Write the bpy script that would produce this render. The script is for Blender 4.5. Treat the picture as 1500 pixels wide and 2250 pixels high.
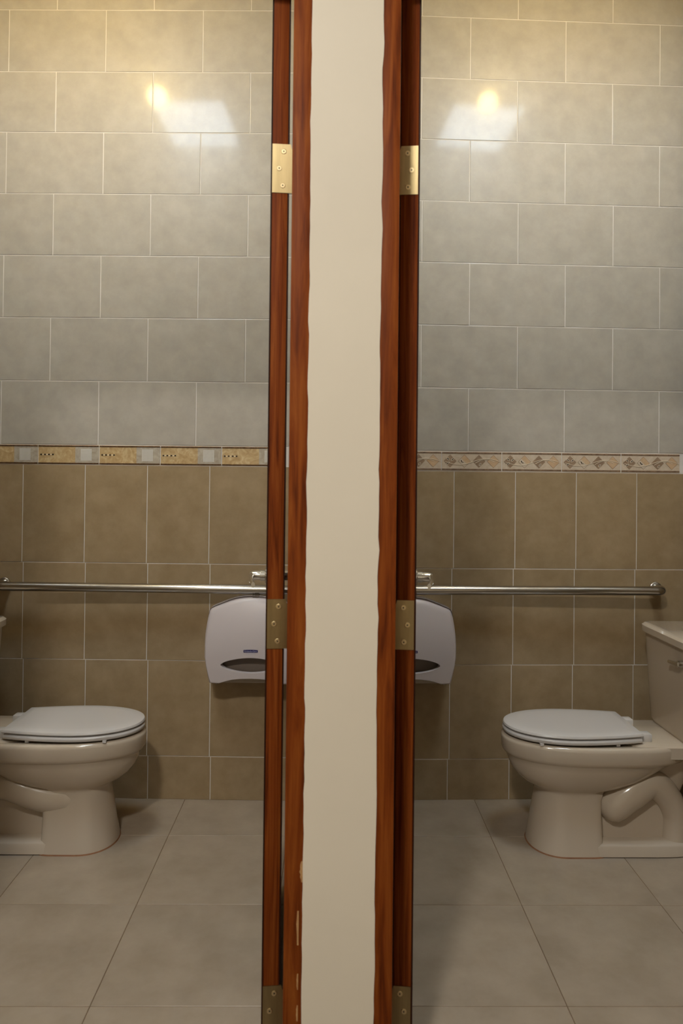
import bpy, bmesh, math, random
from mathutils import Vector, Matrix
random.seed(7)
PI = math.pi
for o in list(bpy.data.objects): bpy.data.objects.remove(o)
SC = bpy.context.scene
COL = SC.collection

# ------------------------------------------------------------------ camera
F_PX, CX, CY = 1600.0, 747.63, 1039.76
H, PITCH, ROLL, YAW = 1.2758, 0.01158, 0.01042, 0.01287
cam = bpy.data.cameras.new('camera'); cam_o = bpy.data.objects.new('camera', cam); COL.objects.link(cam_o)
cy_, sy_ = math.cos(YAW), math.sin(YAW)
r0 = Vector((cy_, -sy_, 0)); f0 = Vector((sy_, cy_, 0)); z0 = Vector((0, 0, 1))
fw = math.cos(PITCH)*f0 + math.sin(PITCH)*z0
up = -math.sin(PITCH)*f0 + math.cos(PITCH)*z0
rt = math.cos(ROLL)*r0 + math.sin(ROLL)*up
u2 = math.cos(ROLL)*up - math.sin(ROLL)*r0
cam_o.matrix_world = Matrix(((rt.x, u2.x, -fw.x, 0), (rt.y, u2.y, -fw.y, 0), (rt.z, u2.z, -fw.z, H), (0, 0, 0, 1)))
cam.sensor_fit = 'VERTICAL'; cam.sensor_width = 24.0; cam.sensor_height = 36.0
cam.lens = F_PX/2250*36
cam.shift_x = (750-CX)/2250; cam.shift_y = (CY-1125)/2250
cam.clip_start = 0.05; cam.clip_end = 50
cam.dof.use_dof = True; cam.dof.focus_distance = 2.7; cam.dof.aperture_fstop = 5.0
SC.camera = cam_o

# ------------------------------------------------------------------ world, exposure
w = bpy.data.worlds.new('world'); SC.world = w; w.use_nodes = True
w.node_tree.nodes['Background'].inputs[0].default_value = (0.5, 0.5, 0.5, 1)
w.node_tree.nodes['Background'].inputs[1].default_value = 0.05
SC.view_settings.view_transform = 'Standard'; SC.view_settings.look = 'None'
SC.view_settings.gamma = 1; SC.view_settings.use_curve_mapping = False
SC.view_settings.exposure = 0.0
SC.cycles.max_bounces = 8; SC.cycles.caustics_reflective = False; SC.cycles.caustics_refractive = False
# lamp strengths (the lamps themselves are built further down)
WARM_STRENGTH = 195.0
COOL_STRENGTH = 33.0
HALL_STRENGTH = 270.0
CEIL = 3.30

# ------------------------------------------------------------------ materials
def srgb(r, g, b):
    f = lambda c: (c/255/12.92) if c/255 <= .04045 else ((c/255+.055)/1.055)**2.4
    return (f(r), f(g), f(b), 1)
def mat(name, color, rough=.5, metal=0, spec=.5, coat=0, coat_rough=.05, emit=None, strength=0):
    m = bpy.data.materials.new(name); m.use_nodes = True
    b = m.node_tree.nodes['Principled BSDF']
    b.inputs['Base Color'].default_value = color; b.inputs['Roughness'].default_value = rough
    b.inputs['Metallic'].default_value = metal; b.inputs['Specular IOR Level'].default_value = spec
    b.inputs['Coat Weight'].default_value = coat; b.inputs['Coat Roughness'].default_value = coat_rough
    if emit: b.inputs['Emission Color'].default_value = emit; b.inputs['Emission Strength'].default_value = strength
    return m
def noise_mat(name, cols, scale=(1, 1, 1), nscale=6, detail=6, rough=.5, metal=0, spec=.5, coat=0, coat_rough=.05,
              bump=0, bump_scale=40, rand=0.0, distort=0, stops=None, nrough=.6, fine=0.0, rough_var=0):
    """mottled colour from noise in object space, shifted per object"""
    m = mat(name, cols[0], rough, metal, spec, coat, coat_rough)
    nt = m.node_tree; N = nt.nodes.new; L = nt.links.new; b = nt.nodes['Principled BSDF']
    tc = N('ShaderNodeTexCoord'); oi = N('ShaderNodeObjectInfo'); mp = N('ShaderNodeMapping'); mp.inputs['Scale'].default_value = scale
    ml = N('ShaderNodeMath'); ml.operation = 'MULTIPLY'; ml.inputs[1].default_value = 37.0; L(oi.outputs['Random'], ml.inputs[0])
    ad = N('ShaderNodeVectorMath'); L(tc.outputs['Object'], ad.inputs[0]); L(ml.outputs[0], ad.inputs[1]); L(ad.outputs[0], mp.inputs['Vector'])
    no = N('ShaderNodeTexNoise'); no.inputs['Scale'].default_value = nscale; no.inputs['Detail'].default_value = detail
    no.inputs['Roughness'].default_value = nrough; no.inputs['Distortion'].default_value = distort; L(mp.outputs[0], no.inputs['Vector'])
    rp = N('ShaderNodeValToRGB'); e = rp.color_ramp.elements
    st = stops or [0.3+.4*i/(len(cols)-1) for i in range(len(cols))]
    e[0].position = st[0]; e[0].color = cols[0]; e[1].position = st[-1]; e[1].color = cols[-1]
    for p, c in list(zip(st, cols))[1:-1]:
        k = e.new(p); k.color = c
    L(no.outputs['Fac'], rp.inputs[0])
    last = rp.outputs[0]
    if rand:
        mr = N('ShaderNodeMapRange'); mr.inputs['To Min'].default_value = 1-rand; mr.inputs['To Max'].default_value = 1+rand
        L(oi.outputs['Random'], mr.inputs['Value'])
        hs = N('ShaderNodeHueSaturation'); L(mr.outputs[0], hs.inputs['Value']); L(last, hs.inputs['Color']); last = hs.outputs[0]
    if fine:
        n3 = N('ShaderNodeTexNoise'); n3.inputs['Scale'].default_value = nscale*14; n3.inputs['Detail'].default_value = 3; L(mp.outputs[0], n3.inputs['Vector'])
        m3 = N('ShaderNodeMapRange'); m3.inputs['To Min'].default_value = 1-fine; m3.inputs['To Max'].default_value = 1+fine; L(n3.outputs['Fac'], m3.inputs['Value'])
        h3 = N('ShaderNodeHueSaturation'); L(m3.outputs[0], h3.inputs['Value']); L(last, h3.inputs['Color']); last = h3.outputs[0]
    L(last, b.inputs['Base Color'])
    if rough_var:
        m4 = N('ShaderNodeMapRange'); m4.inputs['To Min'].default_value = rough-rough_var; m4.inputs['To Max'].default_value = rough+rough_var
        L(no.outputs['Fac'], m4.inputs['Value']); L(m4.outputs[0], b.inputs['Roughness'])
    if bump:
        n2 = N('ShaderNodeTexNoise'); n2.inputs['Scale'].default_value = bump_scale; n2.inputs['Detail'].default_value = 3; L(mp.outputs[0], n2.inputs['Vector'])
        bp = N('ShaderNodeBump'); bp.inputs['Strength'].default_value = bump; bp.inputs['Distance'].default_value = .01
        L(n2.outputs['Fac'], bp.inputs['Height']); L(bp.outputs[0], b.inputs['Normal'])
    return m
M = {}
M['tile_up'] = noise_mat('upper_tile', [srgb(163, 156, 146), srgb(169, 162, 151), srgb(175, 168, 157)], nscale=14, detail=4, rough=.32, spec=.15, coat=.2, coat_rough=.09, rand=.02, fine=.02)
M['tile_low'] = noise_mat('lower_tile', [srgb(145, 124, 94), srgb(153, 132, 102), srgb(161, 140, 110)], nscale=14, detail=4, rough=.34, spec=.2, coat=.14, coat_rough=.10, rand=.03, fine=.03)
M['grout'] = noise_mat('wall_grout', [srgb(204, 198, 190), srgb(216, 210, 203)], nscale=8, rough=.9, spec=.1)
M['floor_tile'] = noise_mat('floor_tile', [srgb(146, 132, 115), srgb(156, 142, 125), srgb(164, 150, 133)], nscale=7, detail=5, rough=.38, spec=.4, rand=.02, fine=.03)
M['floor_grout'] = noise_mat('floor_grout', [srgb(104, 84, 64), srgb(124, 104, 84)], nscale=30, rough=.9, spec=.1)
M['cream'] = noise_mat('cream_paint', [srgb(223, 214, 198), srgb(228, 219, 203)], nscale=3, rough=.55, spec=.3)
M['white'] = mat('ceiling_white', srgb(228, 224, 214), .8, spec=.2)
M['wood'] = noise_mat('red_brown_wood', [srgb(80, 32, 10), srgb(124, 60, 20), srgb(150, 84, 33)], scale=(26, 26, 1.6), nscale=2.2, detail=5, rough=.5, spec=.1, distort=.6, bump=.06, bump_scale=8, stops=[.3, .5, .72], fine=.05)
M['wood2'] = noise_mat('door_wood', [srgb(80, 32, 10), srgb(120, 57, 19), srgb(146, 80, 32)], scale=(34, 34, 1.1), nscale=2.4, detail=5, rough=.55, spec=.08, distort=1.1, bump=.06, bump_scale=9, stops=[.3, .5, .72], fine=.06)
M['dark_face'] = noise_mat('dark_door_face', [srgb(38, 18, 10), srgb(56, 28, 15)], scale=(34, 34, 1.1), nscale=2.4, rough=.5, spec=.15)
M['hall_floor'] = noise_mat('hall_floor_stone', [srgb(84, 72, 60), srgb(100, 88, 74)], nscale=6, rough=.45)
M['brass'] = noise_mat('satin_brass', [srgb(160, 142, 104), srgb(184, 164, 122)], scale=(30, 30, 3), nscale=2, rough=.32, metal=1, rough_var=.06)
M['screw'] = mat('screw_brass', srgb(226, 205, 160), .3, 1)
M['dark'] = mat('dark_slot', srgb(40, 28, 18), .7)
M['chrome'] = mat('chrome', srgb(214, 212, 208), .14, 1)
M['steel'] = noise_mat('brushed_steel', [srgb(172, 167, 160), srgb(180, 175, 168)], scale=(1, 3, 3), nscale=4, rough=.2, metal=1)
M['porcelain'] = mat('porcelain', srgb(192, 178, 160), .12, spec=.5, coat=.3, coat_rough=.05)
M['seat'] = mat('seat_plastic', srgb(200, 196, 193), .25, spec=.4)
M['seal'] = noise_mat('brown_seal', [srgb(120, 80, 52), srgb(150, 106, 74)], nscale=30, rough=.8)
M['plastic'] = mat('dispenser_plastic', srgb(194, 185, 186), .36, spec=.4)
M['plastic2'] = mat('dispenser_inner', srgb(178, 168, 156), .5, spec=.3)
M['smoke'] = mat('dispenser_tray', srgb(120, 108, 98), .4, spec=.4)
M['navy'] = mat('navy_print', srgb(34, 24, 84), .4)
M['print_pale'] = mat('pale_print', srgb(196, 196, 222), .5)
M['print_grey'] = mat('grey_print', srgb(168, 166, 190), .5)
M['ochre'] = noise_mat('ochre_glaze', [srgb(170, 140, 97), srgb(186, 158, 114), srgb(206, 184, 144)], nscale=26, detail=5, rough=.22, distort=2.2, rand=.03)
M['greystone'] = noise_mat('grey_glaze', [srgb(160, 148, 130), srgb(186, 176, 160)], nscale=30, rough=.25, distort=2)
M['mosaic'] = mat('white_mosaic', srgb(208, 204, 196), .15, coat=.3)
M['rope'] = noise_mat('bronze_rope', [srgb(70, 42, 26), srgb(116, 82, 54)], nscale=160, detail=2, rough=.16, metal=.35, bump=.6, bump_scale=230)
M['dot'] = mat('black_dot', srgb(34, 22, 16), .3)
M['ivory'] = mat('ivory_dot', srgb(222, 208, 178), .3)
M['decor_base'] = noise_mat('beige_glaze', [srgb(190, 172, 150), srgb(206, 190, 170)], nscale=30, rough=.26, distort=1.5)
M['decor_edge'] = noise_mat('brown_marbled_edge', [srgb(92, 68, 50), srgb(148, 122, 98)], nscale=60, rough=.3, distort=1)
M['diamond_brown'] = noise_mat('taupe_diamond', [srgb(136, 112, 90), srgb(156, 132, 108)], nscale=40, rough=.3)
M['diamond_peach'] = noise_mat('peach_diamond', [srgb(188, 154, 118), srgb(200, 172, 140)], nscale=40, rough=.3)
M['diamond_line'] = mat('diamond_outline', srgb(128, 106, 86), .4)
M['vine'] = mat('vine_line', srgb(214, 200, 178), .3)
M['bare_wood'] = noise_mat('bare_chipped_wood', [srgb(168, 122, 74), srgb(196, 156, 106)], nscale=60, rough=.8)
M['globe'] = mat('warm_globe', srgb(255, 240, 210), .4, emit=(1.0, .735, .28, 1), strength=WARM_STRENGTH)
M['globe_dim'] = mat('weaker_warm_globe', srgb(255, 240, 210), .4, emit=(1.0, .735, .28, 1), strength=WARM_STRENGTH*.78)
M['panel'] = mat('cool_panel', srgb(240, 245, 255), .4, emit=(.74, .90, 1.06, 1), strength=COOL_STRENGTH)
M['hall_glow'] = mat('hall_diffuser', srgb(255, 240, 215), .4, emit=(1.0, .97, .90, 1), strength=HALL_STRENGTH)

# ------------------------------------------------------------------ mesh helpers
def finish(name, bm, m, parent=None, loc=(0, 0, 0), rot=(0, 0, 0), smooth=None):
    bmesh.ops.recalc_face_normals(bm, faces=bm.faces[:])
    me = bpy.data.meshes.new(name); bm.to_mesh(me); bm.free()
    for x in (m if isinstance(m, (list, tuple)) else [m]): me.materials.append(x)
    if smooth is not None:
        for p in me.polygons: p.use_smooth = True
        me.set_sharp_from_angle(angle=math.radians(smooth))
    return link(name, me, parent, loc, rot)
def link(name, me, parent=None, loc=(0, 0, 0), rot=(0, 0, 0)):
    o = bpy.data.objects.new(name, me); COL.objects.link(o)
    o.location = loc; o.rotation_euler = rot
    if parent: o.parent = parent
    return o
def empty(name, loc=(0, 0, 0), rz=0):
    o = bpy.data.objects.new(name, None); COL.objects.link(o); o.location = loc; o.rotation_euler = (0, 0, rz); o.empty_display_size = .1
    return o
def tag(o, label=None, cat=None, group=None, kind=None):
    if label: o['label'] = label
    if cat: o['category'] = cat
    if group: o['group'] = group
    if kind: o['kind'] = kind
    return o
def box(bm, x0, x1, y0, y1, z0, z1, mi=0, bev=0):
    vs = [bm.verts.new((x, y, z)) for z in (z0, z1) for y in (y0, y1) for x in (x0, x1)]
    fs = [bm.faces.new([vs[i] for i in q]) for q in ((0, 2, 3, 1), (4, 5, 7, 6), (0, 1, 5, 4), (2, 6, 7, 3), (0, 4, 6, 2), (1, 3, 7, 5))]
    for f in fs: f.material_index = mi
    if bev:
        es = list({e for f in fs for e in f.edges})
        bmesh.ops.bevel(bm, geom=es, offset=bev, segments=2, affect='EDGES', profile=.5)
    return fs
def nbox(*a, mi=0, bev=0):
    bm = bmesh.new(); box(bm, *a, mi=mi, bev=bev); return bm
def loft(bm, rings, cap0=True, cap1=True, mi=0):
    R = [[bm.verts.new(p) for p in r] for r in rings]; n = len(R[0])
    for a, b in zip(R[:-1], R[1:]):
        for i in range(n):
            f = bm.faces.new((a[i], a[(i+1) % n], b[(i+1) % n], b[i])); f.material_index = mi
    if cap0: bm.faces.new(R[0][::-1]).material_index = mi
    if cap1: bm.faces.new(R[-1]).material_index = mi
    return R
def tube(bm, pts, radii, n=20, mi=0):
    """round tube along points (3D)"""
    pts = [Vector(p) for p in pts]
    if not isinstance(radii, (list, tuple)): radii = [radii]*len(pts)
    rings = []; ref = None
    for i, p in enumerate(pts):
        d = (pts[min(i+1, len(pts)-1)]-pts[max(i-1, 0)]).normalized()
        if ref is None:
            ref = Vector((0, 0, 1)) if abs(d.z) < .9 else Vector((1, 0, 0))
        a = (ref - d*ref.dot(d)).normalized(); ref = a; b = d.cross(a)
        rings.append([p+radii[i]*(math.cos(t)*a+math.sin(t)*b) for t in (2*PI*k/n for k in range(n))])
    loft(bm, rings, mi=mi)
def poly(bm, pts, y0, y1, mi=0):
    """polygon in x,z extruded along y"""
    a = [bm.verts.new((x, y0, z)) for x, z in pts]; b = [bm.verts.new((x, y1, z)) for x, z in pts]
    n = len(pts); bm.faces.new(a).material_index = mi; bm.faces.new(b[::-1]).material_index = mi
    for i in range(n): bm.faces.new((a[i], b[i], b[(i+1) % n], a[(i+1) % n])).material_index = mi

# ------------------------------------------------------------------ structure: tiled walls
TILE_CACHE = {}
def tile_obj(parent, mkey, u0, u1, z0, z1, j, name='tile', thick=.010, proud=.0014):
    wd, ht = round(u1-u0-j, 4), round(z1-z0-j, 4)
    if wd < .008 or ht < .008: return None
    k = (mkey, wd, ht)
    if k not in TILE_CACHE:
        bm = nbox(-wd/2, wd/2, -proud, thick-proud, -ht/2, ht/2)
        es = [e for e in bm.edges if all(v.co.y < 0 for v in e.verts)]
        bmesh.ops.bevel(bm, geom=es, offset=.0011, segments=2, affect='EDGES', profile=.6)
        bmesh.ops.recalc_face_normals(bm, faces=bm.faces[:])
        me = bpy.data.meshes.new(name); bm.to_mesh(me); bm.free(); me.materials.append(M[mkey])
        TILE_CACHE[k] = me
    return link(name, TILE_CACHE[k], parent, ((u0+u1)/2, 0, (z0+z1)/2), (math.radians(random.gauss(0, .10)), 0, math.radians(random.gauss(0, .10))))
def row_tiles(root, mkey, ulo, uhi, start, width, z0, z1, j):
    n0 = math.floor((ulo-start)/width)
    k = n0
    while start+k*width < uhi-1e-4:
        a, b = max(ulo, start+k*width), min(uhi, start+(k+1)*width)
        tile_obj(root, mkey, a, b, z0, z1, j); k += 1
UPPER_H = .252
def tiled_wall(name, label, origin, rz, ulo, uhi, zj, starts, low_starts, decor, depth=.10):
    bm = nbox(ulo, uhi, 0, depth, 0, CEIL)
    root = finish(name, bm, M['grout'], None, origin, (0, 0, rz)); tag(root, label, kind='structure')
    tops = [CEIL, zj[0]+UPPER_H]+list(zj)          # upper joints
    st = [starts[1], starts[0]]+starts[1:]
    for i in range(len(tops)-1):
        row_tiles(root, 'tile_up', ulo, uhi, st[i], .3932, tops[i+1], tops[i], .0036)
    return root
def lower_rows(root, ulo, uhi, zs, st):
    for i in range(len(zs)-1):
        row_tiles(root, 'tile_low', ulo, uhi, st[i], .2505, zs[i+1], zs[i], .0031)

LZ = [2.9225, 2.6762, 2.4266, 2.1768, 1.9251, 1.6698, 1.4129]
LLOW = [1.3333, .9404, .5535, .1726, 0.0]
L_ST = [-.929, -.735, -.9325, -.7385, -.9365, -.743, -.938]
RZ = [2.9195, 2.6692, 2.4184, 2.1687, 1.9143, 1.6598, 1.4044]
RLOW = [1.3234, .9298, .5419, .1637, 0.0]
R_ST = [.551, .746, .551, .752, .5545, .753, .5545]
LX, RX = -1.47, 1.46                    # outer side walls
PL, PR = -.050, .070                    # partition between the two rooms
DL, AL, DR, AR = 2.9177, -.02284, 2.9235, .02972
wl = tiled_wall('wall_back_left', 'beige tiled back wall of the left toilet room with an ochre decor band', (0, DL, 0), AL, LX-.02, PL+.03, LZ, L_ST, None, None)
lower_rows(wl, LX-.02, PL+.03, LLOW, [-.737, -.731, -.725, -.720])
wr = tiled_wall('wall_back_right', 'beige tiled back wall of the right toilet room with a diamond and vine decor band', (0, DR, 0), AR, PR-.03, RX+.02, RZ, R_ST, None, None)
lower_rows(wr, PR-.03, RX+.02, RLOW, [.7485, .7425, .7375, .731])
# outer side walls and the two faces of the partition carry the same tiling
def side_wall(name, label, origin, rz, ulo, uhi, Z, LOW, depth):
    r = tiled_wall(name, label, origin, rz, ulo, uhi, Z, [.1, .297, .1, .297, .1, .297, .1], None, None, depth)
    row_tiles(r, 'tile_low', ulo, uhi, .05, .2465, LOW[0], Z[6], .0035)
    lower_rows(r, ulo, uhi, LOW, [.1]*4)
    return r
side_wall('wall_left', 'tiled side wall behind the left toilet', (LX, 0, 0), PI/2, 1.53, 2.90, LZ, LLOW, .1)
side_wall('wall_right', 'tiled side wall behind the right toilet', (RX, 0, 0), -PI/2, -2.90, -1.53, RZ, RLOW, .1)
side_wall('wall_partition_left', 'tiled partition face in the left toilet room', (PL, 0, 0), -PI/2, -2.905, -1.53, LZ, LLOW, .05)
side_wall('wall_partition_right', 'tiled partition face in the right toilet room', (PR, 0, 0), PI/2, 1.53, 2.905, RZ, RLOW, .05)

# decor band, left room: ochre glaze with dots and a white mosaic square
def decor_left_proto():
    W, Hh = .2430, .0760
    root = finish('decor_tile', nbox(-W/2, W/2, -.0014, .008, -Hh/2, Hh/2), M['ochre'])
    x = lambda t: -W/2+t*W
    p = []
    for s in (-1, 1):
        bm = bmesh.new(); n = 40
        rings = []
        for k in range(n*2+1):
            t = -W/2+W*k/(2*n); r = .0024+.0005*math.cos(k*PI)
            rings.append([(t, -.0022+r*math.cos(a)*.8, s*(Hh/2-.0034)+r*math.sin(a)) for a in (2*PI*q/6 for q in range(6))])
        loft(bm, rings); p.append(('border_rope', bm, M['rope'], 40))
    p.append(('grey_field', nbox(x(.61), x(1), -.0019, .002, -Hh/2+.006, Hh/2-.006), M['greystone'], None))
    bm = bmesh.new(); n = 8; x0, x1, zz = x(.70), x(.885), .024
    for i in range(n):
        for k in range(n):
            a = x0+(x1-x0)*i/n; b = -zz+2*zz*k/n; g = (x1-x0)/n
            box(bm, a+.0004, a+g-.0004, -.0030, 0, b+.0004, b+2*zz/n-.0004)
    p.append(('mosaic_square', bm, M['mosaic'], None))
    for i in range(4):
        c = x(.042+.066*i)
        p.append(('black_dot', nbox(c-.0028, c+.0028, -.0026, 0, -.0028, .0028), M['dot'], None))
    for i in range(3):
        c = x(.075+.066*i)
        p.append(('ivory_dot', nbox(c-.0026, c+.0026, -.0022, 0, -.0026, .0026), M['ivory'], None))
    for nm, bm, m, sm in p: finish(nm, bm, m, root, smooth=sm)
    return root
def decor_right_proto():
    W, Hh = .2422, .0774
    root = finish('decor_tile', nbox(-W/2, W/2, -.0014, .008, -Hh/2, Hh/2), M['decor_base'])
    x = lambda t: -W/2+t*W
    for s in (-1, 1):
        z = s*(Hh/2-.0055)
        finish('border_strip', nbox(-W/2, W/2, -.0026, .002, z-.0032, z+.0032, bev=.0009), M['decor_edge'], root)
    hd = .0265
    cs = [x(.135), x(.375), x(.62), x(.865)]
    for i, c in enumerate(cs):
        bm = bmesh.new(); poly(bm, [(c-hd, 0), (c, -hd), (c+hd, 0), (c, hd)], -.0018, .002)
        finish('diamond_frame', bm, M['diamond_line'] if i in (1, 3) else M['diamond_brown'], root)
        h2 = hd-.0016
        bm = bmesh.new()
        if i == 1: poly(bm, [(c-h2*.5, h2*.5), (c+h2*.5, -h2*.5), (c+h2, 0), (c, h2)], -.0022, .002)
        elif i == 3: poly(bm, [(c-h2, 0), (c, -h2), (c+h2, 0), (c, h2)], -.0022, .002)
        else: poly(bm, [(c-h2, 0), (c, -h2), (c+h2*.5, -h2*.5), (c-h2*.5, h2*.5)], -.0022, .002)
        finish('diamond', bm, M['diamond_peach'] if i in (1, 3) else M['diamond_brown'], root)
        if i == 1:
            bm = bmesh.new(); poly(bm, [(c-h2, 0), (c, -h2), (c+h2*.5, -h2*.5), (c-h2*.5, h2*.5)], -.0021, .002); finish('diamond', bm, M['decor_base'], root)
    def leaf(cx, cz, ang, l=.0068, wd=.0021):
        bm = bmesh.new(); pts = []
        for k in range(12):
            t = 2*PI*k/12; a, b = l*math.cos(t), wd*math.sin(t)*(1-.25*math.cos(t))
            pts.append((cx+a*math.cos(ang)-b*math.sin(ang), cz+a*math.sin(ang)+b*math.cos(ang)))
        poly(bm, pts, -.0029, 0); return bm
    def petal(cx, cz, ang, l, wd):
        finish('pale_petal', leaf(cx, cz, ang, l+.0022, wd+.0022), M['vine'], root).location.y = .0004
        finish('leaf', leaf(cx, cz, ang, l, wd), M['dot'], root)
    c = cs[0]
    petal(c-.008, .0085, math.radians(-42), .0062, .0018); petal(c+.0105, .0075, math.radians(40), .0068, .0018); petal(c-.0085, -.0085, math.radians(38), .0062, .0018)
    petal(cs[1]-.011, -.001, math.radians(-60), .0072, .0019); petal(cs[1]-.004, -.0045, math.radians(-55), .0032, .0011)
    petal(cs[2]+.005, -.0125, math.radians(50), .0046, .0015)
    def vine(f, t0, t1):
        bm = bmesh.new(); n = 28
        tube(bm, [(x(t0+(t1-t0)*k/n), -.0022, f(t0+(t1-t0)*k/n)) for k in range(n+1)], .0011, 6); finish('vine', bm, M['vine'], root, smooth=50)
    vine(lambda t: -.002-.0125*math.sin((t-.05)/.47*PI) if t < .52 else -.002+.0125*math.sin((t-.52)/.46*PI), .05, .98)
    vine(lambda t: -.008+.016*math.sin((t-.56)/.36*PI), .56, .88)
    return root
def copy_tree(o, parent):
    c = o.copy(); COL.objects.link(c); c.parent = parent
    for ch in list(o.children): copy_tree(ch, c)
    return c
def band(root, proto, start, sp, ulo, uhi, zc):
    k = math.ceil((ulo-start)/sp); first = True
    while start+(k+1)*sp <= uhi+.001:
        o = proto if first else copy_tree(proto, root)
        o.parent = root; o.location = (start+(k+.5)*sp, 0, zc); first = False; k += 1
band(wl, decor_left_proto(), -.932, .2465, LX-.02, PL+.06, (LZ[6]+LLOW[0])/2)
tile_obj(wl, 'ochre', LX+.0, -.932-.2465*2, LLOW[0], LZ[6], .0035)
band(wr, decor_right_proto(), .446, .2457, PR-.02, RX+.03, (RZ[6]+RLOW[0])/2)
tile_obj(wr, 'decor_base', PR, .446-.2457, RLOW[0], RZ[6], .0035)

# ------------------------------------------------------------------ structure: floors
def floor_room(name, label, x0, x1, xs, ys):
    root = finish(name, nbox(x0, x1, 1.40, 3.05, -.10, 0.0), M['floor_grout']); tag(root, label, kind='structure')
    j = .0022
    xs = [x0]+[v for v in xs if x0 < v < x1]+[x1]; ys = [1.40]+ys+[3.02]
    for a, b in zip(xs[:-1], xs[1:]):
        for c, d in zip(ys[:-1], ys[1:]):
            bm = nbox(-(b-a-j)/2, (b-a-j)/2, -(d-c-j)/2, (d-c-j)/2, -.008, .0012)
            es = [e for e in bm.edges if all(v.co.z > 0 for v in e.verts)]
            bmesh.ops.bevel(bm, geom=es, offset=.0008, segments=1, affect='EDGES')
            finish('floor_tile', bm, M['floor_tile'], root, ((a+b)/2, (c+d)/2, 0), (math.radians(random.gauss(0, .03)), math.radians(random.gauss(0, .03)), 0))
floor_room('floor_left', 'square beige floor tiles of the left toilet room', LX, PL, [-1.419, -.994, -.569, -.144], [1.783, 2.208, 2.633])
floor_room('floor_right', 'square beige floor tiles of the right toilet room', PR, RX, [.165, .590, 1.015, 1.44], [1.785, 2.210, 2.635])
tag(finish('floor_hall', nbox(-2.2, 2.2, -2.6, 1.40, -.10, 0), M['hall_floor']), 'dull brown hall floor in front of the doors', kind='structure')
tag(finish('ceiling', nbox(-2.3, 2.3, -2.7, 3.2, CEIL, CEIL+.1), M['white']), 'white ceiling over hall and toilet rooms', kind='structure')

# ------------------------------------------------------------------ structure: front wall with the two doorways
YF, YB = 1.41, 1.52                     # hall face and room face of the front wall
DOOR_H = 2.34
JL0, JL1, JR0, JR1 = -.082, -.045, .092, .128
OL0, OR1 = JL0-.80, JR1+.80             # far sides of the doorways
bm = bmesh.new()
def ragged(x, sgn, n=90, amp=.0007):
    out = []; v = 0
    for k in range(n+1):
        v = v*.6+random.gauss(0, amp)
        out.append((x+sgn*.0012+v, DOOR_H*k/n))
    return out
le = ragged(JL1, -1); re = ragged(JR0, 1)
poly(bm, le+re[::-1], YF-.0022, YF+.002)
box(bm, JL1, JR0, YF, YB, 0, DOOR_H)
tag(finish('wall_middle', bm, M['cream']), 'narrow cream painted wall between the two open doors', kind='structure')
bm = bmesh.new(); box(bm, -2.2, OL0-.037, YF, YB, 0, CEIL)
tag(finish('wall_hall_left', bm, M['cream']), 'cream hall wall left of the left doorway', kind='structure')
bm = bmesh.new(); box(bm, OR1+.037, 2.2, YF, YB, 0, CEIL)
tag(finish('wall_hall_right', bm, M['cream']), 'cream hall wall right of the right doorway', kind='structure')
tag(finish('wall_lintel', nbox(OL0-.037, OR1+.037, YF, YB, DOOR_H+.037, CEIL), M['cream']), 'cream wall above the doorways', kind='structure')
tag(finish('wall_hall_back', nbox(-2.2, 2.2, -2.7, -2.6, 0, CEIL), M['cream']), 'cream wall behind the viewer', kind='structure')
tag(finish('wall_hall_end_left', nbox(-2.3, -2.2, -2.7, YB, 0, CEIL), M['cream']), 'cream hall end wall at left', kind='structure')
tag(finish('wall_hall_end_right', nbox(2.2, 2.3, -2.7, YB, 0, CEIL), M['cream']), 'cream hall end wall at right', kind='structure')
def frame(name, label, xin0, xin1, xout0, xout1):
    root = finish(name, nbox(xin0, xin1, YF, YB, 0, DOOR_H, bev=.0022), M['wood'], smooth=40); tag(root, label, kind='structure')
    finish('jamb', nbox(xout0, xout1, YF, YB, 0, DOOR_H, bev=.0022), M['wood'], root, smooth=40)
    finish('head', nbox(min(xin0, xout0), max(xin1, xout1), YF, YB, DOOR_H, DOOR_H+.037, bev=.0022), M['wood'], root, smooth=40)
    return root
tl = frame('trim_1', 'red-brown wooden door frame on the left edge of the cream wall', JL0, JL1, OL0-.037, OL0)
tr = frame('trim_2', 'red-brown wooden door frame on the right edge of the cream wall', JR0, JR1, OR1, OR1+.037)
# chips in the varnish along the paint line, left frame
for z0, z1, wd in ((.505, .545, .007), (.385, .45, .0045), (.30, .33, .003), (.24, .27, .003)):
    bm = bmesh.new(); n = 8
    cc = JL1-.0015 if wd > .006 else JL1-.009
    pts = [(cc-wd*(.45+.5*math.sin(PI*k/n))*random.uniform(.6, 1), z0+(z1-z0)*k/n) for k in range(n+1)]+[(cc+ .001, z0+(z1-z0)*k/n) for k in range(n, -1, -1)]
    poly(bm, pts, YF-.0008, YF+.001); finish('varnish_chip', bm, M['bare_wood'], tl)

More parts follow.
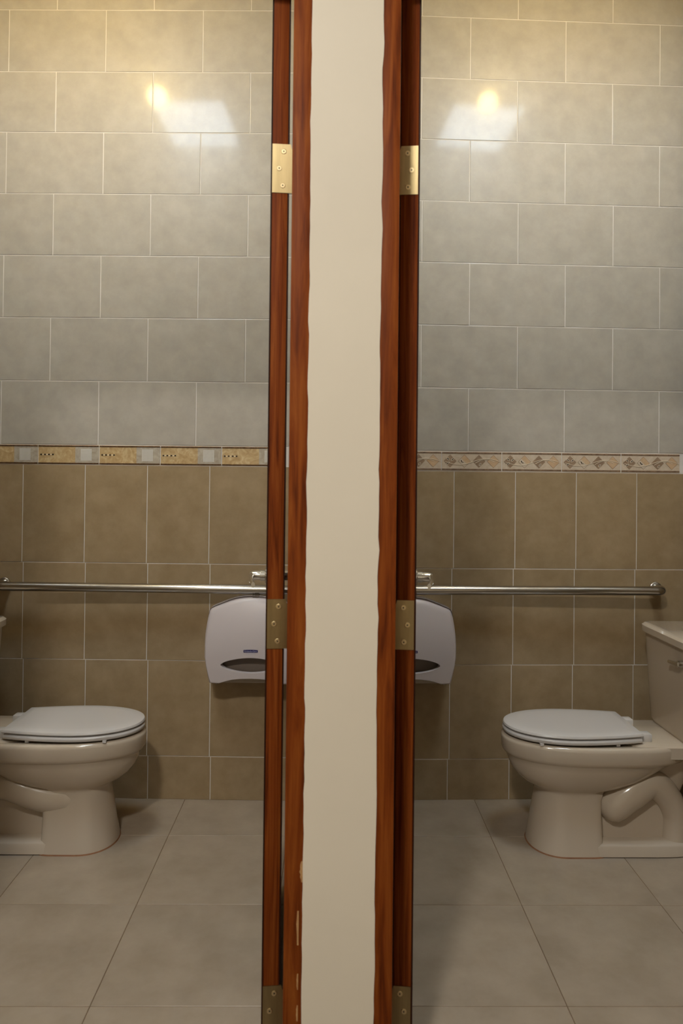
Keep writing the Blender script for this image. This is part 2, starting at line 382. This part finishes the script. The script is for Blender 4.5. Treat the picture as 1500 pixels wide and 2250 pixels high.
# ------------------------------------------------------------------ doors standing open into the rooms
def door(name, label, hx, sgn, ang, T=.039):
    """sgn -1: left door (thickness goes to -x from hx), +1: right door. local +y runs into the room"""
    WD = .75
    x0, x1 = (-T, 0) if sgn < 0 else (0, T)
    root = finish(name, nbox(x0+.0034, x1-.0034, 0, WD, .012, DOOR_H-.006, bev=.0008), M['wood2'], None, (hx, 1.530, 0), (0, 0, ang), smooth=40)
    for a_, b_ in ((x0, x0+.0034), (x1-.0034, x1)):
        finish('door_face', nbox(a_, b_, .001, WD-.001, .012, DOOR_H-.006, bev=.0008), M['dark_face'], root)  # thin dark slab over each door face, a dark outline when edge-on
    tag(root, label, kind='structure')
    for zc in (.175, .977, 1.934):
        h = .0515
        hi = empty('hinge', (0, 0, zc)); hi.parent = root
        # leaf with a notched upper corner next to the frame; reaches across the gap
        s = -sgn
        a, b = (x0+.003, x1+.0085) if sgn < 0 else (x1-.004, x0-.0025)
        pts = [(a, -h), (b, -h), (b, h-.012), (b-s*.004, h-.0085), (b-s*.0065, h), (a, h)]
        bm = bmesh.new(); poly(bm, pts, -.0016, .0015); finish('leaf', bm, M['brass'], hi)
        # knuckles of the barrel on the room side
        bxx = b + s*.004
        bm = bmesh.new()
        for k in range(5):
            z0 = -h+k*2*h/5
            tube(bm, [(bxx, .004, z0+.0005), (bxx, .004, z0+2*h/5-.0005)], .0052, 14)
        finish('barrel', bm, M['brass'], hi, smooth=40)
        for q, (fx, fz) in enumerate(((.62, .036), (.38, .0), (.58, -.036))):
            X = a+(b-a)*fx*.86
            bm = bmesh.new(); tube(bm, [(X, -.0010, fz), (X, -.0019, fz), (X, -.0023, fz)], [.0058, .0058, .0048], 18)
            tube(bm, [(X, -.0020, fz), (X, -.00245, fz)], .0016, 8, mi=1)
            finish('screw', bm, [M['screw'], M['dark']], hi)
    for side in (-1, 1):                 # lever handle on both faces
        hd = empty('door_handle', (x0 if side < 0 else x1, .665, .992)); hd.parent = root
        bm = bmesh.new(); tube(bm, [(0, 0, 0), (side*.006, 0, 0), (side*.008, 0, 0)], [.025, .025, .022], 28); finish('rose', bm, M['chrome'], hd, smooth=40)
        bm = bmesh.new(); tube(bm, [(side*.006, 0, 0), (side*.022, 0, 0), (side*.0225, 0, 0), (side*.046, 0, 0), (side*.052, 0, 0)], [.0165, .0165, .0140, .0140, .011], 20); finish('neck', bm, M['chrome'], hd, smooth=40)
        bm = bmesh.new(); rings = []
        for k in range(9):
            t = k/8; yy = .010-.140*t; xx = side*(.046+.004*math.sin(PI*t)-.006*t*t); hz = .0110-.003*t; wx = .0080-.0026*t; zc = -.009*t*t
            rings.append([(xx+wx*math.cos(a_), yy, zc+hz*math.sin(a_)) for a_ in (2*PI*q/12 for q in range(12))])
        loft(bm, rings); finish('lever', bm, M['chrome'], hd, smooth=60)
    return root
dl = door('door_1', 'red-brown wooden door of the left toilet room, open, seen edge-on', -.0945, -1, math.radians(4.6))
dr = door('door_2', 'dark red-brown wooden door of the right toilet room, open, seen edge-on', .1375, 1, math.radians(-6.4), .0435)

# ------------------------------------------------------------------ lamps of the place (above the frame)
def warm_lamp(loc, label, gm='globe'):
    t = empty('ceiling_bulb', (loc[0], loc[1], CEIL)); tag(t, label, 'lamp', 'bulbs on the toilet room ceilings')
    bm = bmesh.new(); tube(bm, [(0, 0, 0), (0, 0, -.02), (0, 0, -.03), (0, 0, -.05)], [.055, .055, .035, .03], 24); finish('holder', bm, M['white'], t, smooth=40)
    bm = bmesh.new(); bmesh.ops.create_uvsphere(bm, u_segments=20, v_segments=12, radius=.047); finish('bulb', bm, M[gm], t, (0, 0, loc[2]-CEIL), smooth=180)
def cool_lamp(loc, label):
    t = empty('ceiling_panel_light', (loc[0], loc[1], CEIL)); tag(t, label, 'lamp', 'panel lights on the toilet room ceilings')
    finish('frame', nbox(-.20, .20, -.26, .26, -.035, 0, bev=.004), M['white'], t)
    finish('diffuser', nbox(-.19, .19, -.25, .25, -.039, -.030), M['panel'], t)
warm_lamp((-.94, 2.18, 3.225), 'bare warm bulb on the ceiling above the left toilet')
warm_lamp((.825, 2.21, 3.225), 'bare warm bulb on the ceiling above the right toilet', 'globe_dim')
cool_lamp((-.82, 1.80, 3.3), 'small cool panel light on the ceiling of the left toilet room')
cool_lamp((.87, 1.84, 3.3), 'small cool panel light on the ceiling of the right toilet room')
HALL_POS = (-.55, -.55)
t = empty('hall_ceiling_light', (HALL_POS[0], HALL_POS[1], CEIL)); tag(t, 'round warm ceiling light in the hall', 'lamp')
bm = bmesh.new(); tube(bm, [(0, 0, 0), (0, 0, -.03)], [.17, .17], 32); finish('base', bm, M['white'], t, smooth=40)
bm = bmesh.new(); tube(bm, [(0, 0, -.028), (0, 0, -.05), (0, 0, -.065), (0, 0, -.072)], [.155, .15, .11, .04], 32); finish('diffuser', bm, M['hall_glow'], t, smooth=60)

# ------------------------------------------------------------------ toilets
def egg(Lf, Lr, hw, z, n=56, rear=3.2, front=2.15, cfrac=.47):
    """plan outline: rounded front, squarer rear. x runs front(+0) to rear"""
    c = Lf+(Lr-Lf)*cfrac; pts = []
    for k in range(n):
        t = 2*PI*k/n; ct, st = math.cos(t), math.sin(t)
        e = rear if ct > 0 else front
        x = math.copysign(abs(ct)**(2/e), ct); y = math.copysign(abs(st)**(2/e), st)
        pts.append((c+x*((Lr-c) if ct > 0 else (c-Lf)), hw*y, z))
    return pts
def toilet(label, tipx, yc, facing, trap_pts, trap_w, recess):
    """local +x runs from the front tip to the tank; facing -1 = front points to -x in the world (right toilet)"""
    root = empty('toilet', (tipx, yc, 0)); tag(root, label, 'toilet')
    mir = 1 if facing < 0 else -1
    def P(bm):
        if mir < 0:
            for v in bm.verts: v.co.x = -v.co.x
        return bm
    por = M['porcelain']
    bm = bmesh.new()
    rings = [egg(.30, .42, .06, .372), egg(.02, .60, .150, .386), egg(.004, .615, .160, .3865), egg(-.004, .622, .1665, .381), egg(-.006, .625, .168, .372),
             egg(-.004, .625, .166, .336), egg(.000, .622, .163, .327), egg(.0055, .610, .158, .3225), egg(.011, .595, .154, .318),
             egg(.016, .56, .150, .300), egg(.026, .52, .143, .276), egg(.043, .48, .132, .252), egg(.068, .43, .117, .230), egg(.094, .385, .104, .2165), egg(.110, .355, .097, .209)]
    rear_l = .325
    rings += [egg(.1135, rear_l+.012, .094, .200, rear=6), egg(.112, rear_l+.004, .095, .18, rear=7), egg(.104, rear_l, .104, .12, rear=8), egg(.095, rear_l, .114, .06, rear=8), egg(.088, rear_l+.002, .121, .02, rear=8), egg(.086, rear_l+.004, .123, .0045, rear=8)]
    loft(bm, rings)
    finish('bowl', P(bm), por, root, smooth=50)
    # base flange and rear core
    bm = bmesh.new()
    loft(bm, [egg(.17, .66, .1205, .0045, rear=5, front=5), egg(.17, .66, .1165, .036, rear=5, front=5), egg(.175, .655, .111, .043, rear=5, front=5), egg(.19, .64, .085, .046, rear=5, front=5)])
    finish('base', P(bm), por, root, smooth=50)
    bm = bmesh.new(); loft(bm, [egg(.28, .62, .062, .01, rear=6, front=4), egg(.28, .62, .060, .20, rear=6, front=4), egg(.28, .66, .085, .32, rear=6, front=4), egg(.28, .70, .11, .36, rear=6, front=4)])
    finish('rear_body', P(bm), por, root, smooth=50)
    bm = bmesh.new(); loft(bm, [egg(.40, .79, .135, .340, rear=8, front=5), egg(.40, .79, .145, .346, rear=8, front=5), egg(.40, .79, .145, .384, rear=8, front=5), egg(.41, .785, .138, .388, rear=8, front=5)])
    finish('deck', P(bm), por, root, smooth=50)
    # trapway: a thick curved pipe bulging from both sides
    for s in (-1, 1):
        bm = bmesh.new(); pts = [(x, s*y_, z) for x, y_, z, r in trap_pts]; rr = [r for x, y_, z, r in trap_pts]
        # smooth the path
        def cat(p, i, t):
            a, b, c, d = p[max(i-1, 0)], p[i], p[min(i+1, len(p)-1)], p[min(i+2, len(p)-1)]
            return .5*((2*b)+(c-a)*t+(2*a-5*b+4*c-d)*t*t+(3*b-a-3*c+d)*t**3)
        V = [Vector(q) for q in pts]; PP = []; RR = []
        for i in range(len(V)-1):
            for k in range(6):
                PP.append(cat(V, i, k/6)); RR.append(rr[i]+(rr[i+1]-rr[i])*k/6)
        PP.append(V[-1]); RR.append(rr[-1])
        d0 = (PP[0]-PP[1]).normalized(); r_ = RR[0]
        capP = [PP[0]+d0*r_*q for q in (.99, .9, .7, .4)]; capR = [r_*math.sqrt(1-q*q) for q in (.99, .9, .7, .4)]
        tube(bm, capP+PP, capR+RR, 24)
        finish('trapway', P(bm), por, root, smooth=60)
    # brown line of sealant where it meets the floor
    bm = bmesh.new(); loft(bm, [egg(.083, rear_l+.008, .1262, .0012, rear=8), egg(.085, rear_l+.006, .1242, .0050, rear=8)]); finish('floor_seal', P(bm), M['seal'], root)
    # seat and closed lid
    def lid_out(L0, L1, hw, z, n=64):
        pts = []; a = .215
        m = 40; s = []
        for k in range(m+1):
            t = k/m; L = L0+(L1-L0)*(1-math.cos(t*PI/2))if t < 1 else L1
            d = L-L0; c = a
            if d < c: y = hw*math.sqrt(max(0, 1-((c-d)/c)**2))**.95
            else: y = hw*(1-.20*((d-c)/(L1-L0-c))**1.8)
            s.append((L, y))
        up_ = [(L, y, z) for L, y in s]; dn = [(L, -y, z) for L, y in s[::-1]][:-1]
        return up_+dn[0:]
    bm = bmesh.new()
    loft(bm, [lid_out(.006, .440, .147, .3925), lid_out(.001, .445, .153, .3945), lid_out(-.001, .446, .155, .399), lid_out(-.001, .446, .155, .405), lid_out(.002, .444, .152, .4085), lid_out(.008, .44, .146, .4095)])
    finish('seat', P(bm), M['seat'], root, smooth=45)
    bm = bmesh.new()
    loft(bm, [lid_out(.008, .446, .146, .4125), lid_out(.003, .450, .152, .4135), lid_out(.0005, .452, .1545, .4175), lid_out(.003, .450, .152, .4235), lid_out(.012, .444, .144, .4265), lid_out(.04, .42, .118, .4282), lid_out(.10, .38, .07, .4290)])
    finish('lid', P(bm), M['seat'], root, smooth=45)
    for lx, ly in ((.10, .128), (.10, -.128), (.36, .128), (.36, -.128)):
        finish('seat_bumper', P(nbox(lx-.006, lx+.006, ly-.006, ly+.006, .386, .394)), M['seat'], root)
    for s in (-1, 1):
        bm = bmesh.new(); box(bm, .446, .492, s*.078-.020, s*.078+.020, .386, .415, bev=.005); finish('seat_hinge', P(bm), M['seat'], root, smooth=40)
    # tank
    bm = bmesh.new()
    loft(bm, [egg(.595, .775, .165, .388, rear=8, front=7), egg(.59, .78, .175, .40, rear=8, front=7), egg(.578, .79, .20, .70, rear=8, front=7), egg(.578, .79, .20, .715, rear=8, front=7)])
    tk = finish('tank', P(bm), por, root, smooth=40)
    bm = bmesh.new()
    loft(bm, [egg(.575, .792, .203, .7155, rear=8, front=7), egg(.566, .795, .21, .72, rear=8, front=7), egg(.566, .795, .21, .742, rear=8, front=7), egg(.575, .79, .20, .75, rear=8, front=7)])
    finish('tank_lid', P(bm), por, tk, smooth=40)
    bm = bmesh.new(); tube(bm, [(.58, -.13, .665), (.562, -.13, .665)], .012, 16); tube(bm, [(.564, -.135, .665), (.560, -.07, .660)], [.008, .006], 12)
    finish('flush_lever', P(bm), M['chrome'], tk, smooth=40)
    return root
TRAP_R = [(.375, .058, .158, .058), (.43, .060, .200, .058), (.50, .060, .235, .054), (.56, .060, .19, .046), (.59, .056, .12, .044), (.59, .05, .03, .05)]
TRAP_L = [(.245, .050, .168, .052), (.30, .054, .170, .054), (.37, .058, .188, .053), (.46, .064, .215, .048), (.55, .060, .19, .046), (.585, .05, .03, .05)]
toilet('white toilet with closed lid in the left room, facing right', -.655, 2.610, 1, TRAP_L, 0, False)
toilet('white toilet with closed lid in the right room, facing left', .626, 2.606, -1, TRAP_R, 0, True)

# ------------------------------------------------------------------ grab bars on the back walls
def grab_bar(label, xa, za, xb, zb, yw, yb):
    root = empty('grab_bar', ((xa+xb)/2, yw, (za+zb)/2)); tag(root, label, 'grab bar', 'wall grab bars')
    cx, cz = (xa+xb)/2, (za+zb)/2
    def rel(p): return (p[0]-cx, p[1]-yw, p[2]-cz)
    pts = [(xa, yw-.004, za)]; R_ = .03
    for k in range(7):
        a = PI/2*k/6; pts.append((xa+R_-R_*math.cos(a), yb+R_-R_*math.sin(a), za))
    for k in range(7):
        a = PI/2*k/6; pts.append((xb-R_+R_*math.sin(a), yb+R_-R_*math.cos(a), zb))
    pts.append((xb, yw-.004, zb))
    bm = bmesh.new(); tube(bm, [rel(p) for p in pts], .0180, 28); finish('bar', bm, M['steel'], root, smooth=50)
    for xx, zz in ((xa, za), (xb, zb)):
        bm = bmesh.new(); tube(bm, [rel((xx, yw-.0018, zz)), rel((xx, yw-.006, zz)), rel((xx, yw-.009, zz))], [.025, .025, .021], 28); finish('flange', bm, M['steel'], root, smooth=40)
ywl = lambda x: DL+x*math.tan(AL)
ywr = lambda x: DR+x*math.tan(AR)
grab_bar('brushed steel grab bar on the left room back wall', -1.30, .8545, -.125, .8485, ywl(-.7), 2.862)
grab_bar('brushed steel grab bar on the right room back wall', .135, .851, 1.32, .8565, ywr(.7), 2.868)

# ------------------------------------------------------------------ toilet roll dispensers
def dispenser(label, cx, yw, rz, zmid):
    root = empty('paper_dispenser', (cx, yw, zmid), rz); tag(root, label, 'dispenser', 'jumbo roll dispensers')
    S = 1/571.0
    half = [(0, 1314.0), (20, 1315.0), (38, 1318.5), (55, 1324.5), (72, 1331.5), (85, 1337), (92, 1340.5), (95, 1346), (97.5, 1358), (100.5, 1375), (103, 1398), (104, 1422), (103.6, 1447), (100.5, 1467), (96, 1488), (92.5, 1503.5), (84, 1504), (71, 1504), (58, 1499), (42, 1494.5), (22, 1491.6), (0, 1490.6)]
    out = [(dx*S, (1409-y)*S) for dx, y in half]+[(-dx*S, (1409-y)*S) for dx, y in half[-2:0:-1]]
    # denser
    o2 = []
    for i, p in enumerate(out):
        q = out[(i+1) % len(out)]
        for k in range(2): o2.append((p[0]+(q[0]-p[0])*k/2, p[1]+(q[1]-p[1])*k/2))
    n = len(o2)
    zc = (1409-1461.5)*S
    # lens hole, sampled at matching directions
    hole = []
    aw, ah = 66*S, 16*S
    for x, z in o2:
        a = math.atan2((z-zc)/ah*.5, x/aw)
        hx = aw*math.copysign(abs(math.cos(a))**1.15, math.cos(a)); hz = ah*math.sin(a)*(abs(math.sin(a))**.15 if math.sin(a) else 1)
        hole.append((hx, zc+hz))
    def dep(x, z, t):
        zz = z/.165                      # -1..1
        d = .134-.050*max(0, (zz+.45)/1.45)**2.2-.010*max(0, -zz-.5)**2 - .018*(x/.18)**2
        if t > .9: d -= .012*((t-.9)/.1)**2.2
        return -d
    bm = bmesh.new(); rings = []
    rings.append([(x*.97, dep(x, z, 0)+.020, z) for x, z in hole])
    rings.append([(x, dep(x, z, 0)+.003, z) for x, z in hole])
    for t in (0.012, .1, .2, .3, .4, .5, .6, .7, .78, .84, .88, .91, .94, .96, .98, 1.0):
        r = []
        for (hx, hz), (x, z) in zip(hole, o2):
            X, Z = hx+(x-hx)*t, hz+(z-hz)*t
            r.append((X, dep(X, Z, t), Z))
        rings.append(r)
    rings.append([(x*1.004, -.085, z*1.004) for x, z in o2])
    rings.append([(x*1.004, -.030, z*1.004) for x, z in o2])
    loft(bm, rings, cap0=False, cap1=False)
    finish('cover', bm, M['plastic'], root, smooth=40)
    # straight-bottomed base behind the arched cut of the cover
    hb = [(dx*S*.985, (1409-(y if y < 1500 or dx > 60 else 1503.5))*S) for dx, y in half]
    hb = [(x, min(z, .163)) for x, z in hb if not (z > -.14 and x < .1 and z < -.10)]
    hb2 = [(x, z) for x, z in hb if x > 0 or z > 0]
    base = [(0, .160)]+[(x, z-.003 if z > 0 else z) for x, z in hb2 if 0 < x and z > -.16]+[(.160, -.1645)]
    base = base+[(-x, z) for x, z in base[:0:-1]]
    bm = bmesh.new(); poly(bm, base, -.030, -.0018); finish('back_plate', bm, M['plastic2'], root)
    bm = bmesh.new(); box(bm, -.140, .140, -.104, -.028, -.1655, -.134, bev=.003); finish('lower_panel', bm, M['plastic2'], root)
    # curved tray seen through the window
    bm = bmesh.new(); box(bm, -.145, .145, -.094, -.088, zc-.050, zc+.050)
    tr_ = finish('tray', bm, M['smoke'], root)
    # printed badge
    zb = (1409-1429.5)*S; yb = dep(0, zb, .3)-.0007
    bw, bh = 15.6*S, 3.1*S
    bm = bmesh.new(); top = [(bw*(1-2*k/10), zb+bh*(.72+.28*math.sin(PI*k/10))) for k in range(11)]
    poly(bm, [(-bw, zb-bh), (bw, zb-bh)]+top, yb, yb+.002); bd = finish('badge', bm, M['navy'], root)
    def text(body, size, z, m, y):
        cu = bpy.data.curves.new('t', 'FONT'); cu.body = body; cu.size = size; cu.align_x = 'CENTER'; cu.align_y = 'CENTER'; cu.extrude = .0001; cu.resolution_u = 2
        to = bpy.data.objects.new('t', cu); COL.objects.link(to); dg = bpy.context.evaluated_depsgraph_get(); dg.update()
        me = bpy.data.meshes.new_from_object(to.evaluated_get(dg)); bpy.data.objects.remove(to); me.materials.clear(); me.materials.append(m)
        return link('lettering', me, bd, (0, y, z), (PI/2, 0, 0))
    text('Kimberly-Clark', .0078, zb-.0007, M['print_pale'], yb-.0003)
    text('PROFESSIONAL', .0052, zb-bh-.0044, M['print_grey'], yb+.0003)
    # lock tab on top and two catch pins below
    bm = bmesh.new(); poly(bm, [(-.012, .160), (-.012, .1692), (-.009, .1692), (-.009, .1668), (.009, .1668), (.009, .1692), (.012, .1692), (.012, .160)], -.082, -.05)
    lk = finish('lock_tab', bm, M['smoke'], root); lk.location.x = .010
    for s in (-1, 1):
        bm = bmesh.new(); tube(bm, [(s*.138, -.09, -.160), (s*.138, -.09, -.1745)], .0022, 8); finish('catch_pin', bm, M['plastic2'], root)
    return root
dispenser('white jumbo roll dispenser below the left grab bar', -.2965, ywl(-.3), AL, .661)
dispenser('white jumbo roll dispenser below the right grab bar', .3085, ywr(.3), AR, .661)
